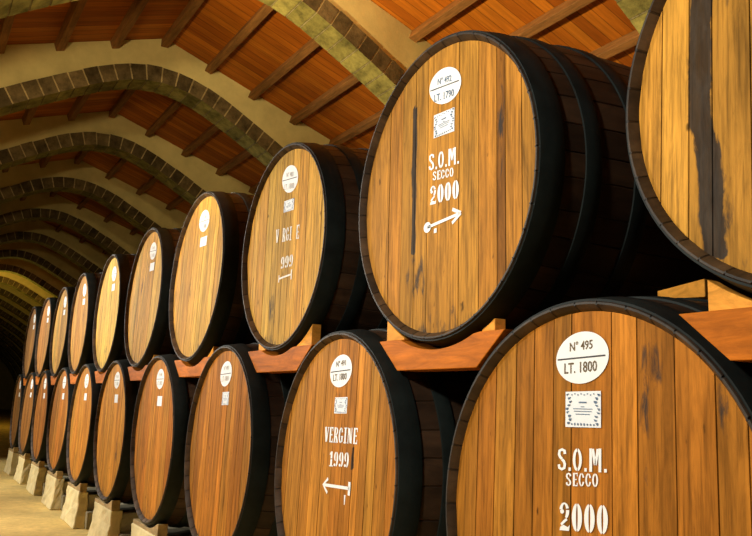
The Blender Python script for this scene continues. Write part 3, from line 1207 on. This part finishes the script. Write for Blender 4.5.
# roof beams between the arches
BAYN = ['in the bay before the nearest arch', 'in the bright bay between the first and second arches', 'in the bay in front of the wide arch with cream wall',
        'in the dark bay behind the wide arch with cream wall', 'in the bay behind the fourth arch', 'in the bay behind the fifth arch', 'in the bay behind the sixth arch']
beam_cache = {}
for bay in range(1, 7):
    xa, xb = ARCH_X[bay - 1] - ARCH_T + 0.06, ARCH_X[bay] + 0.0
    ln = round((xa - xb) + 0.12, 3)
    for k in range(-6, 7):
        d = k * 0.24 * U
        if bay == 1 and k < 3:
            continue
        if bay >= 4 and abs(k) > 4:
            continue
        sgn = (k > 0) - (k < 0)
        key = (ln, sgn)
        if key not in beam_cache:
            b = MB()
            hw, hh = 0.09, 0.20
            b.box(Vector((-ln / 2 * S, -hw * S, -hh * S)), Vector((ln / 2 * S, hw * S, 0)))
            beam_cache[key] = b.mesh('purlin', M_PURLIN)
        o = link('roof_beam', beam_cache[key], None, 0.008)
        o.location = W((xa + xb) / 2, YC + d, roof_z(d) - (0.045 if k == 0 else 0.008))
        o.rotation_euler = (-sgn * math.atan(SLOPE), 0, 0)
        if k == 0:
            lab = 'dark ridge beam at the peak of the roof ' + BAYN[bay]
        else:
            lab = '%s roof beam to the %s of the ridge, %s' % (ORD[abs(k)], 'right' if k > 0 else 'left', BAYN[bay])
        tag(o, lab, 'beam', 'roof beams between the arches')

# ------------------------------------------------------------------ lights
def area(name, loc_, target, power, size, col, spread=180):
    li = bpy.data.lights.new(name, 'AREA')
    li.energy = power
    li.size = size
    li.color = col
    li.spread = math.radians(spread)
    o = bpy.data.objects.new(name, li)
    COL.objects.link(o)
    o.location = W(*loc_)
    o.rotation_euler = (W(*target) - W(*loc_)).to_track_quat('-Z', 'Y').to_euler()
    return o


def spotl(name, loc_, target, power, angle, col, rad=0.12, blend=0.6):
    li = bpy.data.lights.new(name, 'SPOT')
    li.energy = power
    li.spot_size = math.radians(angle)
    li.spot_blend = blend
    li.shadow_soft_size = rad
    li.color = col
    o = bpy.data.objects.new(name, li)
    COL.objects.link(o)
    o.location = W(*loc_)
    o.rotation_euler = (W(*target) - W(*loc_)).to_track_quat('-Z', 'Y').to_euler()
    return o


def point(name, loc_, power, col, rad=0.15):
    li = bpy.data.lights.new(name, 'POINT')
    li.energy = power
    li.color = col
    li.shadow_soft_size = rad
    o = bpy.data.objects.new(name, li)
    COL.objects.link(o)
    o.location = W(*loc_)
    return o


WARM = (1.0, 0.95, 0.84)
AMB = (1.0, 0.78, 0.40)
# floods along the aisle, one per bay, aimed at the casks
for lx, tx_, pw in ((-2.3, -1.2, 560), (-9.0, -5.6, 640), (-15.4, -12.2, 760), (-21.4, -18.2, 820), (-27.4, -24.0, 640)):
    spotl('aisle_flood', (lx, -5.3, 3.5), (tx_, 0.2, 0.5), pw * 0.80, 104, WARM, 0.14, 0.7)
# uplights for the vault near the camera
spotl('vault_uplight', (-8.0, -1.4, 6.9), (-18.4, 1.6, 8.5), 500, 80, AMB, 0.2, 0.6)
spotl('vault_uplight', (-8.0, -3.1, 4.6), (-18.4, -0.6, 8.8), 620, 60, AMB, 0.2, 0.7)
spotl('vault_uplight', (-9.6, -5.0, 3.4), (-9.2, 4.0, RIDGE - 0.8), 2500, 84, AMB, 0.2, 0.7)
# a hidden lamp far down the hall
point('far_lamp', (-57.0, YC - 1.0, 6.0), 150, (1.0, 0.8, 0.15), 0.2)

wd = bpy.data.worlds.new('dark_world')
wd.use_nodes = True
wd.node_tree.nodes['Background'].inputs[0].default_value = (0.012, 0.009, 0.005, 1)
scene.world = wd

# ------------------------------------------------------------------ camera
cam = bpy.data.cameras.new('camera')
co = bpy.data.objects.new('camera', cam)
COL.objects.link(co)
r_, u_, f_ = Vector((0.542127, 0.83971556, 0.03124251)), Vector((0.1365998, -0.12475378, 0.98273953)), Vector((-0.8291193, 0.52850191, 0.18233737))
mat = Matrix((r_, u_, -f_)).transposed().to_4x4()
mat.translation = W(0, -2.59272, 0.47752)
co.matrix_world = mat
cam.sensor_width = 36.0
cam.lens = 768.214 / 752 * 36.0
cam.shift_x = -(408.852 - 376) / 752
cam.shift_y = (263.527 - 268) / 752
cam.clip_start = 0.02
cam.clip_end = 200
scene.camera = co

scene.view_settings.view_transform = 'Standard'
scene.view_settings.look = 'None'
scene.view_settings.gamma = 1
scene.view_settings.use_curve_mapping = False
scene.view_settings.exposure = 0.0
